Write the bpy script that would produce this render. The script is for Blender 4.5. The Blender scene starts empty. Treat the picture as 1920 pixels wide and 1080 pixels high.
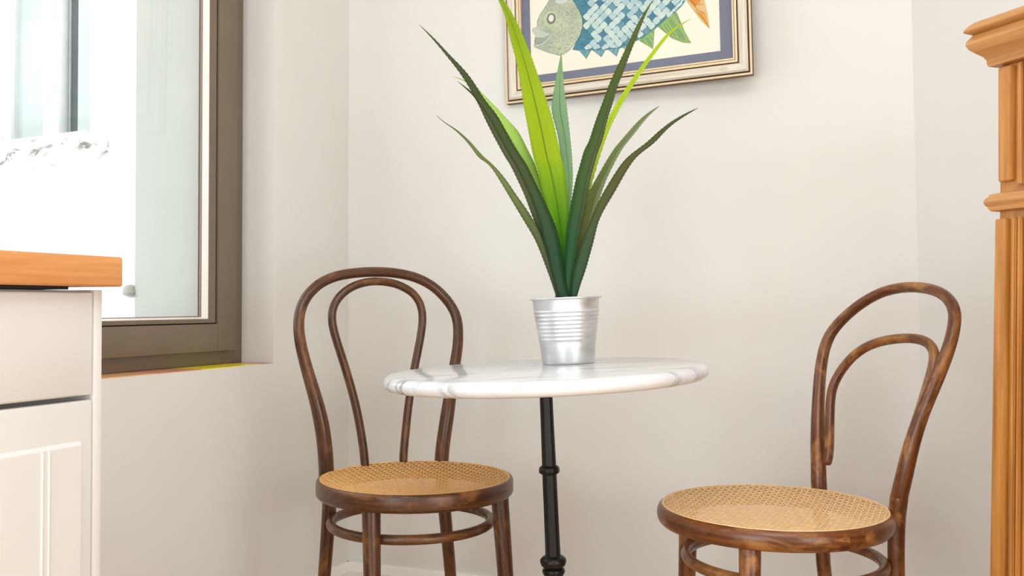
import bpy, bmesh, math, random
from mathutils import Vector, Matrix
from math import sin, cos, pi, radians as R
random.seed(7)
SC = bpy.context.scene
COL = SC.collection

# ------------------------------------------------------------------ camera, world, lights, exposure
cam = bpy.data.cameras.new('camera'); cam.lens = 33.75; cam.sensor_width = 36.0
cam.clip_start = 0.05
co = bpy.data.objects.new('camera', cam); COL.objects.link(co)
co.location = (0, 0, 0.83); co.rotation_euler = (R(90) + math.atan(30 / 1800), 0, 0)
SC.camera = co
SC.view_settings.view_transform = 'Standard'; SC.view_settings.look = 'None'
SC.view_settings.exposure = 0.0; SC.view_settings.gamma = 1.0
SC.view_settings.use_curve_mapping = False
SC.cycles.use_denoising = True
SC.cycles.max_bounces = 10; SC.cycles.diffuse_bounces = 6; SC.cycles.transparent_max_bounces = 12
SC.cycles.caustics_reflective = False; SC.cycles.caustics_refractive = False

world = bpy.data.worlds.new('overcast_sky'); SC.world = world; world.use_nodes = True
bg = world.node_tree.nodes['Background']
bg.inputs[0].default_value = (0.93, 0.97, 1.0, 1); bg.inputs[1].default_value = 2.3

def area(name, loc, rot, sx, sy, energy, col):
    l = bpy.data.lights.new(name, 'AREA'); l.shape = 'RECTANGLE'; l.size = sx; l.size_y = sy
    l.energy = energy; l.color = col
    o = bpy.data.objects.new(name, l); COL.objects.link(o); o.location = loc; o.rotation_euler = rot
    return o
area('ceiling_light', (0.1, -0.1, 2.5), (0, 0, 0), 1.5, 1.3, 31, (0.84, 0.935, 1.0))
area('rear_fill_light', (-1.45, -1.1, 0.85), (R(90), 0, R(-46)), 1.6, 1.5, 45, (0.84, 0.935, 1.0))  # unseen fill lamp added behind the camera to brighten the right wall
area('side_fill_light', (1.75, -0.9, 0.85), (R(90), 0, R(54)), 1.6, 1.5, 52, (0.84, 0.935, 1.0))  # second added fill, out of view at the right, lifts the left wall

# ------------------------------------------------------------------ helpers
def lin(c):
    def f(v):
        v /= 255.0
        return v / 12.92 if v <= 0.04045 else ((v + 0.055) / 1.055) ** 2.4
    return (f(c[0]), f(c[1]), f(c[2]), 1.0)

class NT:
    def __init__(s, name):
        s.m = bpy.data.materials.new(name); s.m.use_nodes = True
        s.t = s.m.node_tree; s.b = s.t.nodes['Principled BSDF']; s.out = s.t.nodes['Material Output']
    def n(s, typ, **kw):
        nd = s.t.nodes.new(typ)
        for k, v in kw.items():
            if k in nd.inputs.keys() if isinstance(k, str) else False:
                nd.inputs[k].default_value = v
            else:
                setattr(nd, k, v)
        return nd
    def l(s, a, b): s.t.links.new(a, b)
    def coord(s, kind='Object', scale=(1, 1, 1)):
        tc = s.n('ShaderNodeTexCoord'); mp = s.n('ShaderNodeMapping'); mp.inputs['Scale'].default_value = scale
        s.l(tc.outputs[kind], mp.inputs['Vector']); return mp.outputs['Vector']
    def noise(s, vec, scale, detail=4, rough=0.55, dist=0.0):
        nd = s.n('ShaderNodeTexNoise'); nd.inputs['Scale'].default_value = scale
        nd.inputs['Detail'].default_value = detail; nd.inputs['Roughness'].default_value = rough
        nd.inputs['Distortion'].default_value = dist
        s.l(vec, nd.inputs['Vector']); return nd.outputs['Fac']
    def ramp(s, fac, stops, interp='LINEAR'):
        nd = s.n('ShaderNodeValToRGB'); cr = nd.color_ramp; cr.interpolation = interp
        while len(cr.elements) < len(stops): cr.elements.new(0.5)
        for e, (p, c) in zip(cr.elements, stops):
            e.position = p; e.color = c if isinstance(c, tuple) and len(c) == 4 else (c, c, c, 1)
        s.l(fac, nd.inputs[0]); return nd.outputs[0]
    def mix(s, fac, a, b, mode='MIX'):
        nd = s.n('ShaderNodeMix'); nd.data_type = 'RGBA'; nd.blend_type = mode
        for v, i in ((fac, 0), (a, 6), (b, 7)):
            if hasattr(v, 'is_linked') or hasattr(v, 'links'): s.l(v, nd.inputs[i])
            else: nd.inputs[i].default_value = v
        return nd.outputs[2]
    def bump(s, h, strength=0.2, dist=0.01):
        nd = s.n('ShaderNodeBump'); nd.inputs['Strength'].default_value = strength; nd.inputs['Distance'].default_value = dist
        s.l(h, nd.inputs['Height']); s.l(nd.outputs[0], s.b.inputs['Normal'])

def plain(name, c, rough=0.5, metal=0.0, var=0.04, scale=6.0, bump=0.0):
    t = NT(name); v = t.coord(); f = t.noise(v, scale, 3)
    a = lin(c); d = tuple(max(0, x * (1 - var)) for x in a[:3]) + (1,); u = tuple(min(1, x * (1 + var)) for x in a[:3]) + (1,)
    t.l(t.ramp(f, [(0.3, d), (0.7, u)]), t.b.inputs['Base Color'])
    t.b.inputs['Roughness'].default_value = rough; t.b.inputs['Metallic'].default_value = metal
    if bump: t.bump(t.noise(v, scale * 12, 4), bump, 0.002)
    return t.m

def bentwood(name, dark, mid, wear, wear_lo, wear_hi, off):
    t = NT(name); v = t.coord('UV', (1, 1, 1))
    mp = t.n('ShaderNodeMapping'); mp.inputs['Scale'].default_value = (7, 130, 1); mp.inputs['Location'].default_value = (off, off * 2, 0); t.l(v, mp.inputs[0])
    g = t.noise(mp.outputs[0], 1.0, 5, 0.6, 0.4)
    base = t.ramp(g, [(0.28, lin(dark)), (0.72, lin(mid))])
    mp2 = t.n('ShaderNodeMapping'); mp2.inputs['Scale'].default_value = (9, 22, 1); mp2.inputs['Location'].default_value = (off * 3, off, 0); t.l(v, mp2.inputs[0])
    w = t.noise(mp2.outputs[0], 1.0, 6, 0.7, 0.6)
    wm = t.ramp(w, [(wear_lo, 0.0), (wear_hi, 1.0)])
    c1 = t.mix(wm, base, lin(wear))
    mp3 = t.n('ShaderNodeMapping'); mp3.inputs['Scale'].default_value = (120, 330, 1); mp3.inputs['Location'].default_value = (off * 5, off, 0); t.l(v, mp3.inputs[0])
    sp = t.noise(mp3.outputs[0], 1.0, 3, 0.6)
    spm = t.ramp(sp, [(0.70, 0.0), (0.76, 0.75)])
    spm2 = t.mix(1.0, spm, t.ramp(w, [(0.42, 0.0), (0.6, 1.0)]), 'MULTIPLY')
    c2 = t.mix(spm2, c1, lin((205, 150, 95)))
    t.l(c2, t.b.inputs['Base Color'])
    t.l(t.ramp(w, [(0.3, 0.22), (0.75, 0.45)]), t.b.inputs['Roughness'])
    t.bump(g, 0.08, 0.001)
    return t.m

def grained(name, dark, mid, light, axis='Z', rough=0.45, scl=1.0):
    t = NT(name)
    sc = {'X': (2, 26, 26), 'Y': (26, 2, 26), 'Z': (26, 26, 2)}[axis]
    v = t.coord('Object', tuple(s * scl for s in sc))
    g = t.noise(v, 1.0, 6, 0.62, 1.0)
    sc2 = {'X': (4, 120, 120), 'Y': (120, 4, 120), 'Z': (120, 120, 4)}[axis]
    v2 = t.coord('Object', sc2); f = t.noise(v2, 1.0, 4, 0.6)
    c = t.ramp(g, [(0.25, lin(dark)), (0.5, lin(mid)), (0.78, lin(light))])
    c2 = t.mix(0.35, c, t.ramp(f, [(0.35, lin(dark)), (0.65, lin(light))]))
    t.l(c2, t.b.inputs['Base Color']); t.b.inputs['Roughness'].default_value = rough
    t.bump(f, 0.06, 0.001)
    return t.m

def link(name, me, mats=(), parent=None, smooth=None):
    for m in (mats if isinstance(mats, (list, tuple)) else [mats]): me.materials.append(m)
    if smooth is not None:
        for p in me.polygons: p.use_smooth = True
        me.set_sharp_from_angle(angle=R(smooth))
    o = bpy.data.objects.new(name, me); COL.objects.link(o)
    if parent: o.parent = parent
    return o

def pymesh(name, verts, faces, mats=(), parent=None, smooth=None, uvs=None, midx=None):
    me = bpy.data.meshes.new(name); me.from_pydata([tuple(v) for v in verts], [], faces)
    if midx: me.polygons.foreach_set('material_index', midx)
    if uvs:
        ul = me.uv_layers.new(name='UVMap')
        flat = []
        for p in me.polygons:
            for li in p.loop_indices: flat.append((li, uvs[p.index][li - p.loop_start]))
        for li, u in flat: ul.data[li].uv = u
    me.update()
    bm = bmesh.new(); bm.from_mesh(me); bmesh.ops.recalc_face_normals(bm, faces=bm.faces); bm.to_mesh(me); bm.free()
    return link(name, me, mats, parent, smooth)

def empty(name, loc, rotz=0.0, label=None, cat=None, group=None):
    o = bpy.data.objects.new(name, None); COL.objects.link(o); o.location = loc; o.rotation_euler = (0, 0, rotz)
    o.empty_display_size = 0.05
    tag(o, label, cat, group); return o

def tag(o, label=None, cat=None, group=None, kind=None):
    if label: o['label'] = label
    if cat: o['category'] = cat
    if group: o['group'] = group
    if kind: o['kind'] = kind
    return o

def box_bm(bm, x0, x1, y0, y1, z0, z1, mi=0):
    vs = [bm.verts.new(p) for p in ((x0, y0, z0), (x1, y0, z0), (x1, y1, z0), (x0, y1, z0), (x0, y0, z1), (x1, y0, z1), (x1, y1, z1), (x0, y1, z1))]
    for f in ((0, 3, 2, 1), (4, 5, 6, 7), (0, 1, 5, 4), (1, 2, 6, 5), (2, 3, 7, 6), (3, 0, 4, 7)):
        bm.faces.new([vs[i] for i in f]).material_index = mi

def boxes(name, bl, mats, parent=None, bevel=0.0, seg=2):
    bm = bmesh.new()
    for b in bl: box_bm(bm, *b)
    if bevel: bmesh.ops.bevel(bm, geom=bm.edges[:], offset=bevel, segments=seg, affect='EDGES', profile=0.5)
    me = bpy.data.meshes.new(name); bm.to_mesh(me); bm.free()
    return link(name, me, mats, parent, 35 if bevel else None)

def catmull(P, n, closed=False):
    P = [Vector(p) for p in P]; N = len(P); out = []
    segs = N if closed else N - 1
    for i in range(segs):
        p1, p2 = P[i], P[(i + 1) % N]
        p0 = P[(i - 1) % N] if (closed or i > 0) else p1 * 2 - p2
        p3 = P[(i + 2) % N] if (closed or i + 2 < N) else p2 * 2 - p1
        for k in range(n):
            t = k / n
            out.append(0.5 * ((2 * p1) + (p2 - p0) * t + (2 * p0 - 5 * p1 + 4 * p2 - p3) * t * t + (3 * p1 - p0 - 3 * p2 + p3) * t ** 3))
    if not closed: out.append(P[-1].copy())
    return out

def tube(name, path, radii, mat, parent=None, seg=16, closed=False, round_ends=True):
    P = [Vector(p) for p in path]; N = len(P)
    rad = radii if isinstance(radii, list) else [radii] * N
    if round_ends and not closed:           # short rounded tips
        for end in (0, -1):
            d = (P[0] - P[1]).normalized() if end == 0 else (P[-1] - P[-2]).normalized()
            r = rad[end]; base = P[end]
            ext = [(base + d * r * 0.35, r * 0.9), (base + d * r * 0.55, r * 0.6), (base + d * r * 0.62, r * 0.15)]
            for p, q in ext:
                if end == 0: P.insert(0, p); rad = [q] + rad
                else: P.append(p); rad = rad + [q]
        N = len(P)
    T = []
    for i in range(N):
        a = P[i - 1] if (i > 0 or closed) else P[i]; b = P[(i + 1) % N] if (i < N - 1 or closed) else P[i]
        T.append((b - a).normalized())
    up = Vector((0, 0, 1)) if abs(T[0].z) < 0.9 else Vector((0, 1, 0))
    nrm = (up - T[0] * up.dot(T[0])).normalized()
    verts, faces, uvs = [], [], []
    s = 0; S = []
    for i in range(N):
        if i: s += (P[i] - P[i - 1]).length
        S.append(s)
        nrm = (nrm - T[i] * nrm.dot(T[i])).normalized(); bi = T[i].cross(nrm)
        for k in range(seg):
            a = 2 * pi * k / seg
            verts.append(P[i] + (nrm * cos(a) + bi * sin(a)) * rad[i])
    rr = sum(rad) / len(rad)
    total = S[-1] + ((P[0] - P[-1]).length if closed else 0)
    for i in range(N if closed else N - 1):
        j = (i + 1) % N; s1 = S[j] if j else total
        for k in range(seg):
            k2 = (k + 1) % seg
            faces.append((i * seg + k, i * seg + k2, j * seg + k2, j * seg + k))
            v0, v1 = 2 * pi * rr * k / seg, 2 * pi * rr * (k + 1) / seg
            uvs.append(((S[i], v0), (S[i], v1), (s1, v1), (s1, v0)))
    if not closed:
        faces.append(tuple(range(seg))[::-1]); uvs.append([(0, 0)] * seg)
        faces.append(tuple((N - 1) * seg + k for k in range(seg))); uvs.append([(0, 0)] * seg)
    me = bpy.data.meshes.new(name); me.from_pydata([tuple(v) for v in verts], [], faces)
    ul = me.uv_layers.new(name='UVMap')
    for p in me.polygons:
        for q, li in enumerate(p.loop_indices): ul.data[li].uv = uvs[p.index][q]
    bm = bmesh.new(); bm.from_mesh(me); bmesh.ops.recalc_face_normals(bm, faces=bm.faces); bm.to_mesh(me); bm.free()
    return link(name, me, mat, parent, 60)

def lathe(name, prof, mat, parent=None, seg=64, flute=None, close=False, sharp=40, centre=(0, 0)):
    """prof: list of (r, z); flute(i, a) scales the radius."""
    verts, faces, uvs = [], [], []
    n = len(prof); L = [0]
    for i in range(1, n): L.append(L[-1] + math.hypot(prof[i][0] - prof[i - 1][0], prof[i][1] - prof[i - 1][1]))
    for i, (r, z) in enumerate(prof):
        for k in range(seg):
            a = 2 * pi * k / seg; q = r * (flute(i, a) if flute else 1)
            verts.append((centre[0] + q * cos(a), centre[1] + q * sin(a), z))
    rm = max(p[0] for p in prof)
    for i in range(n if close else n - 1):
        j = (i + 1) % n
        for k in range(seg):
            k2 = (k + 1) % seg
            faces.append((i * seg + k, i * seg + k2, j * seg + k2, j * seg + k))
            u0, u1 = 2 * pi * rm * k / seg, 2 * pi * rm * (k + 1) / seg
            uvs.append(((u0, L[i]), (u1, L[i]), (u1, L[j]), (u0, L[j])))
    if not close:
        for i, rev in ((0, True), (n - 1, False)):
            if prof[i][0] > 1e-5:
                f = tuple(i * seg + k for k in range(seg)); faces.append(f[::-1] if rev else f); uvs.append([(0, 0)] * seg)
    return pymesh(name, verts, faces, mat, parent, sharp, uvs)

def frame(name, origin, ang):
    o = bpy.data.objects.new(name, None); COL.objects.link(o); o.location = origin; o.rotation_euler = (0, 0, ang); return o

def place(o, origin, ang):
    o.location = origin; o.rotation_euler = (0, 0, ang); return o

# ------------------------------------------------------------------ materials
M = {}
def wall_mat(name, c):
    t = NT(name); v = t.coord()
    f = t.noise(v, 3.0, 5, 0.6); a = lin(c); d = tuple(x * 0.97 for x in a[:3]) + (1,)
    t.l(t.ramp(f, [(0.3, d), (0.7, a)]), t.b.inputs['Base Color'])
    t.b.inputs['Roughness'].default_value = 0.55; t.b.inputs['Specular IOR Level'].default_value = 0.3
    t.bump(t.noise(v, 45, 5, 0.6), 0.10, 0.004)
    return t.m
M['wall'] = wall_mat('warm_white_wall_paint', (229, 227, 224))
M['ceiling'] = plain('white_ceiling', (240, 238, 232), 0.8)
M['floor'] = grained('pale_floor_boards', (176, 140, 98), (198, 162, 118), (212, 180, 138), 'X', 0.5)
M['skirting'] = plain('white_gloss_skirting', (238, 235, 230), 0.35)
M['frame_paint'] = plain('taupe_window_paint', (118, 104, 86), 0.38, 0, 0.05, 8, 0.05)
M['glazing_strip'] = plain('white_glazing_strip', (226, 221, 214), 0.4)
M['spacer'] = plain('brown_spacer', (150, 112, 92), 0.4)
M['render_out'] = plain('pale_green_render', (192, 192, 184), 0.8, 0, 0.03, 5, 0.15)
M['facade'] = plain('white_facade', (240, 240, 238), 0.9, 0, 0.02, 1.2)
M['fac_frame'] = plain('white_outside_frame', (236, 236, 233), 0.6)
M['fac_glass'] = plain('pale_curtain_behind_glass', (206, 208, 205), 0.6, 0, 0.06, 2)
M['fac_gap'] = plain('dim_room_gap', (218, 222, 230), 0.6)
def sill_out():
    t = NT('weathered_stone_ledge'); v = t.coord('Object', (4, 4, 9)); f = t.noise(v, 1.2, 6, 0.7, 0.8)
    t.l(t.ramp(f, [(0.39, lin((128, 124, 116))), (0.48, lin((210, 208, 204))), (0.54, lin((238, 237, 234)))]), t.b.inputs['Base Color']); t.b.inputs['Roughness'].default_value = 0.9
    return t.m
M['ledge'] = sill_out()
M['grey_metal'] = plain('grey_painted_metal', (170, 168, 160), 0.5, 0.3)
for k, c in (('tile_peach', (238, 182, 128)), ('tile_salmon', (226, 150, 118)), ('tile_yellow', (240, 220, 40)), ('tile_red', (196, 140, 126))):
    M[k] = plain(k + '_glaze', c, 0.3, 0, 0.05, 20)
M['cab_white'] = plain('cream_lacquer', (217, 215, 212), 0.42, 0, 0.015, 3)
M['dark'] = plain('dark_recess', (46, 37, 30), 0.7)
M['worktop'] = grained('oiled_beech', (192, 124, 64), (214, 146, 84), (228, 170, 110), 'X', 0.4)
M['pine'] = grained('honey_pine', (136, 82, 28), (190, 126, 54), (216, 156, 86), 'Z', 0.42)
M['pine_x'] = grained('honey_pine_lengthwise', (146, 92, 42), (194, 136, 76), (220, 168, 110), 'X', 0.42)
M['wood_l'] = bentwood('dark_bentwood', (50, 28, 15), (100, 60, 32), (150, 98, 52), 0.52, 0.76, 1.3)
M['wood_r'] = bentwood('worn_bentwood', (64, 32, 16), (126, 72, 36), (184, 128, 70), 0.48, 0.70, 4.1)
M['cane_l'] = plain('golden_cane', (234, 180, 108), 0.5, 0, 0.14, 90)
M['cane_r'] = plain('pale_cane', (240, 200, 146), 0.5, 0, 0.12, 90)
def iron():
    t = NT('black_cast_iron'); t.b.inputs['Base Color'].default_value = lin((22, 20, 19)); t.b.inputs['Roughness'].default_value = 0.34; t.b.inputs['Specular IOR Level'].default_value = 0.3
    v = t.coord(); t.bump(t.noise(v, 160, 3), 0.15, 0.002); return t.m
M['iron'] = iron()
def marble():
    t = NT('white_marble')
    tc = t.n('ShaderNodeTexCoord'); rot = t.n('ShaderNodeMapping'); rot.inputs['Rotation'].default_value = (0, 0, R(-6)); t.l(tc.outputs['Object'], rot.inputs[0])
    st = t.n('ShaderNodeMapping'); st.inputs['Scale'].default_value = (1.1, 8.5, 2.5); t.l(rot.outputs[0], st.inputs[0])
    v = st.outputs[0]
    a = t.noise(v, 1.6, 7, 0.6, 0.9)
    ab = t.n('ShaderNodeMath', operation='SUBTRACT'); t.l(a, ab.inputs[0]); ab.inputs[1].default_value = 0.5
    ab2 = t.n('ShaderNodeMath', operation='ABSOLUTE'); t.l(ab.outputs[0], ab2.inputs[0])
    vein = t.ramp(ab2.outputs[0], [(0.0, 1.0), (0.012, 0.5), (0.05, 0.0)])
    cloud = t.ramp(t.noise(v, 0.9, 5, 0.6, 0.4), [(0.38, 0.0), (0.8, 1.0)])
    msk = t.ramp(t.noise(rot.outputs[0], 4.0, 3), [(0.42, 0.08), (0.66, 1.0)])
    vv = t.mix(1.0, vein, msk, 'MULTIPLY')
    c = t.mix(cloud, lin((234, 234, 235)), lin((206, 207, 210)))
    c = t.mix(vv, c, lin((112, 112, 116)))
    t.l(c, t.b.inputs['Base Color']); t.b.inputs['Roughness'].default_value = 0.13
    t.b.inputs['Specular IOR Level'].default_value = 0.4
    return t.m
M['marble'] = marble()
def zinc():
    t = NT('galvanised_zinc'); v = t.coord('Object', (1, 1, 2)); f = t.noise(v, 26, 4, 0.6)
    t.l(t.ramp(f, [(0.3, lin((208, 212, 216))), (0.7, lin((232, 234, 236)))]), t.b.inputs['Base Color'])
    t.b.inputs['Metallic'].default_value = 0.9
    t.l(t.ramp(f, [(0.3, 0.36), (0.7, 0.5)]), t.b.inputs['Roughness']); return t.m
M['zinc'] = zinc()
def glass(name, tint=(0.97, 0.985, 0.98, 1), ior=1.45):
    t = NT(name); t.t.nodes.remove(t.b)
    tr = t.n('ShaderNodeBsdfTransparent'); tr.inputs[0].default_value = tint
    gl = t.n('ShaderNodeBsdfGlossy'); gl.inputs['Roughness'].default_value = 0.0
    fr = t.n('ShaderNodeFresnel'); fr.inputs[0].default_value = ior
    mx = t.n('ShaderNodeMixShader'); t.l(fr.outputs[0], mx.inputs[0]); t.l(tr.outputs[0], mx.inputs[1]); t.l(gl.outputs[0], mx.inputs[2])
    ge = t.n('ShaderNodeNewGeometry'); mu = t.n('ShaderNodeMath', operation='SUBTRACT'); mu.use_clamp = True
    t.l(fr.outputs[0], mu.inputs[0]); t.l(ge.outputs['Backfacing'], mu.inputs[1]); t.l(mu.outputs[0], mx.inputs[0])   # the far face of a pane only transmits
    t.l(mx.outputs[0], t.out.inputs[0]); return t.m
M['glass'] = glass('clear_glass')
M['glass_pic'] = glass('picture_glass', (1, 1, 1, 1), 1.3)
def silver():
    t = NT('distressed_silver_leaf'); v = t.coord('UV', (6, 160, 1)); f = t.noise(v, 1.0, 6, 0.7, 0.5)
    w = t.noise(t.coord('UV', (9, 30, 1)), 1.0, 5, 0.65)
    c = t.ramp(f, [(0.3, lin((196, 182, 160))), (0.6, lin((226, 219, 206)))])
    c = t.mix(t.ramp(w, [(0.60, 0.0), (0.72, 0.7)]), c, lin((122, 98, 72)))
    t.l(c, t.b.inputs['Base Color']); t.b.inputs['Metallic'].default_value = 0.25; t.b.inputs['Roughness'].default_value = 0.4; return t.m
M['silver'] = silver()
M['gold'] = plain('pale_gold_leaf', (228, 206, 170), 0.4, 0.25, 0.06, 60)
M['gold_dark'] = plain('brown_groove', (84, 56, 32), 0.6)
M['mat'] = plain('slate_blue_mount', (116, 120, 140), 0.85, 0, 0.03, 40)
M['paper'] = plain('cream_paper', (246, 236, 220), 0.9, 0, 0.012, 8)
def vcol(name, rough=0.8, translucent=0.0, noise=0.0, spec=0.3):
    t = NT(name); at = t.n('ShaderNodeVertexColor'); at.layer_name = 'Col'
    c = at.outputs[0]
    if noise:
        f = t.noise(t.coord(), 260, 4, 0.7)
        c = t.mix(1.0, c, t.ramp(f, [(0.3, 1 - noise), (0.7, 1.0)]), 'MULTIPLY')
    t.l(c, t.b.inputs['Base Color']); t.b.inputs['Roughness'].default_value = rough; t.b.inputs['Specular IOR Level'].default_value = spec
    if translucent:
        tl = t.n('ShaderNodeBsdfTranslucent'); t.l(c, tl.inputs[0])
        mx = t.n('ShaderNodeMixShader'); mx.inputs[0].default_value = translucent
        t.l(t.b.outputs[0], mx.inputs[1]); t.l(tl.outputs[0], mx.inputs[2]); t.l(mx.outputs[0], t.out.inputs[0])
    return t.m
M['ink'] = vcol('printed_ink', 0.85, 0, 0.22, 0.1)
def headink():
    t = NT('scribbled_head_ink'); v = t.coord('Object', (1, 1, 1))
    w = t.noise(v, 120, 3, 0.6, 2.2)
    ab = t.n('ShaderNodeMath', operation='SUBTRACT'); t.l(w, ab.inputs[0]); ab.inputs[1].default_value = 0.5
    a2 = t.n('ShaderNodeMath', operation='ABSOLUTE'); t.l(ab.outputs[0], a2.inputs[0])
    line = t.ramp(a2.outputs[0], [(0.0, 1.0), (0.05, 0.0)])
    big = t.noise(v, 22, 3)
    c = t.ramp(big, [(0.3, lin((176, 190, 170))), (0.7, lin((206, 212, 182)))])
    c = t.mix(line, c, lin((112, 122, 112)))
    t.l(c, t.b.inputs['Base Color']); t.b.inputs['Roughness'].default_value = 0.9; return t.m
M['headink'] = headink()
M['leaf'] = vcol('leaf_surface', 0.45, 0.25, 0.12, 0.25)
M['stemgreen'] = plain('dark_green_core', (34, 60, 34), 0.6)
M['foam'] = plain('grey_pebble_fill', (96, 96, 92), 0.9, 0, 0.2, 120)

# ------------------------------------------------------------------ room shell
aL, aB = R(22.5), R(20.0)
COR = Vector((-0.467, 2.7391, 0))
dL = Vector((-sin(aL), -cos(aL), 0)); nL = Vector((cos(aL), -sin(aL), 0))
dB = Vector((cos(aB), -sin(aB), 0))
AL, AB, AC = math.atan2(dL.y, dL.x), -aB, math.atan2(-0.939, 0.344)
HC = 2.6
# left wall frame: x along the wall towards the camera, +y into the room
OU0, OU1, OZ0, OZ1, TH = 0.348, 1.62, 0.6815, 2.15, 0.335
w = boxes('wall_left', [(-0.12, OU0, -TH, 0, 0, HC), (OU1, 5.2, -TH, 0, 0, HC), (OU0, OU1, -TH, 0, 0, OZ0 - 0.013), (OU0, OU1, -0.003, 0, OZ0 - 0.013, OZ0 - 0.0008), (OU0, OU1, -TH, 0, OZ1, HC)], M['wall'])
place(w, COR, AL); tag(w, kind='structure')
t = boxes('trim_1', [(OU0 + 0.001, 0.470, -TH, -0.135, 0.70, OZ1), (OU0 + 0.001, OU1, -TH - 0.03, -0.135, 0.60, 0.70)], M['render_out'])
place(t, COR, AL); tag(t, 'pale grey-green rendered outside reveal seen through the window', kind='structure')
# back wall, its right end slightly out of plumb like the photographed corner
v = [(-0.3, 0, 0), (1.514, 0, 0), (1.472, 0, HC), (-0.3, 0, HC), (-0.3, .12, 0), (1.70, .12, 0), (1.70, .12, HC), (-0.3, .12, HC)]
w = pymesh('wall_back', v, [(0, 1, 2, 3), (5, 4, 7, 6), (1, 5, 6, 2), (4, 0, 3, 7), (3, 2, 6, 7), (4, 5, 1, 0)], M['wall'])
place(w, COR, AB); tag(w, kind='structure')
c0 = COR + dB * 1.514; c1 = COR + dB * 1.472
dC = Vector((0.344, -0.939, 0)); oC = Vector((0.939, 0.344, 0))
b0, b1 = c0 + dC * 4.2, c0 + dC * 4.2
P = [c0, b0, b1 + Vector((0, 0, HC)), c1 + Vector((0, 0, HC))]
v = P + [p + oC * 0.12 for p in P]
w = pymesh('wall_right', v, [(0, 1, 2, 3), (5, 4, 7, 6), (1, 5, 6, 2), (4, 0, 3, 7), (3, 2, 6, 7), (4, 5, 1, 0)], M['wall'])
tag(w, kind='structure')
rl, rr = COR + dL * 5.1, b0
dd = (rr - rl); wl = dd.length
w = boxes('wall_rear', [(-0.2, wl + 0.2, -0.12, 0, 0, HC)], M['wall']); place(w, rl, math.atan2(dd.y, dd.x)); tag(w, kind='structure')
def slab(name, z0, z1, mat):
    pts = [COR + dL * 5.3 - nL * 0.3, COR - nL * 0.3 - dL * 0.15, c0 + Vector((0.2, 0.2, 0)), b0 + oC * 0.1 + dC * 0.1]
    pts = [Vector((p.x, p.y, 0)) for p in pts]; pts[1] += Vector((0, 0.15, 0))
    v = [p + Vector((0, 0, z0)) for p in pts] + [p + Vector((0, 0, z1)) for p in pts]
    o = pymesh(name, v, [(0, 1, 2, 3), (7, 6, 5, 4), (0, 4, 5, 1), (1, 5, 6, 2), (2, 6, 7, 3), (3, 7, 4, 0)], mat); tag(o, kind='structure')
slab('floor', -0.08, 0, M['floor']); slab('ceiling', HC, HC + 0.08, M['ceiling'])

def skirting(name, x0, x1, sgn, origin, ang, z1=0.1):
    prof = [(0, 0), (0.016, 0), (0.016, z1 - 0.022), (0.012, z1 - 0.016), (0.010, z1 - 0.006), (0.006, z1), (0, z1)]
    v = [(x0, sgn * d, z) for d, z in prof] + [(x1, sgn * d, z) for d, z in prof]; n = len(prof)
    f = [(i, (i + 1) % n, n + (i + 1) % n, n + i) for i in range(n)] + [tuple(range(n)), tuple(range(n, 2 * n))[::-1]]
    o = pymesh(name, v, f, M['skirting'], None, 30); place(o, origin, ang); tag(o, kind='structure')
skirting('baseboard_left', 0.0, 1.30, 1, COR, AL)
skirting('baseboard_back', 0.0, 1.50, -1, COR, AB)
dCa = math.atan2(dC.y, dC.x)
skirting('baseboard_right', 0.02, 0.40, -1, c0, dCa)

# window: a fixed outer frame, an opening sash with beads, glass, spacer; the tiled sill below
win = empty('window_1', COR, AL); tag(win, 'taupe painted casement window above the tiled sill', kind='structure')
def ring(name, u0, u1, z0, z1, wl_, wr, wb, wt, y0, y1, mat, bevel=0.0015):
    # wl_ = the stile next to the corner
    boxes(name, [(u0, u0 + wl_, y0, y1, z0, z1), (u1 - wr, u1, y0, y1, z0, z1), (u0 + wl_, u1 - wr, y0, y1, z0, z0 + wb), (u0 + wl_, u1 - wr, y0, y1, z1 - wt, z1)], mat, win, bevel)
ring('window_frame', OU0 + 0.0005, OU1 - 0.0005, OZ0 + 0.0002, OZ1, 0.075, 0.075, 0.06, 0.06, -0.135, -0.097, M['frame_paint'])
ring('sash', 0.397, OU1 - 0.049, 0.7155, OZ1 - 0.04, 0.070, 0.070, 0.0665, 0.07, -0.110, -0.075, M['frame_paint'], 0.002)
GU0, GU1, GZ0, GZ1 = 0.467, OU1 - 0.119, 0.782, OZ1 - 0.11
def bead(name, prof_side, prof_bot, mat):
    """mitred strip round the glass: list of (inset, y)."""
    v, f = [], []
    n = len(prof_side)
    def loop(i):
        s, y = prof_side[i]; b, _ = prof_bot[i]
        return [(GU0 + s, y, GZ0 + b), (GU1 - s, y, GZ0 + b), (GU1 - s, y, GZ1 - s), (GU0 + s, y, GZ1 - s)]
    for i in range(n): v += loop(i)
    for i in range(n - 1):
        for k in range(4):
            k2 = (k + 1) % 4; f.append((i * 4 + k, i * 4 + k2, i * 4 + 4 + k2, i * 4 + 4 + k))
    return pymesh(name, v, f, mat, win)
bead('glazing_groove', [(-0.001, -0.080), (0.005, -0.083), (0.006, -0.083)], [(-0.001, -0.080), (0.002, -0.083), (0.0025, -0.083)], M['dark'])
bead('glazing_bead', [(0.005, -0.084), (0.006, -0.0785), (0.0295, -0.0785), (0.0305, -0.080)], [(0.002, -0.084), (0.003, -0.0785), (0.011, -0.0785), (0.0125, -0.080)], M['frame_paint'])
bead('glazing_strip', [(0.0305, -0.080), (0.0345, -0.097)], [(0.0125, -0.080), (0.0165, -0.097)], M['glazing_strip'])
bead('glass_spacer', [(0.0338, -0.099), (0.0346, -0.1035)], [(0.0160, -0.099), (0.0190, -0.112)], M['spacer'])
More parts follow.
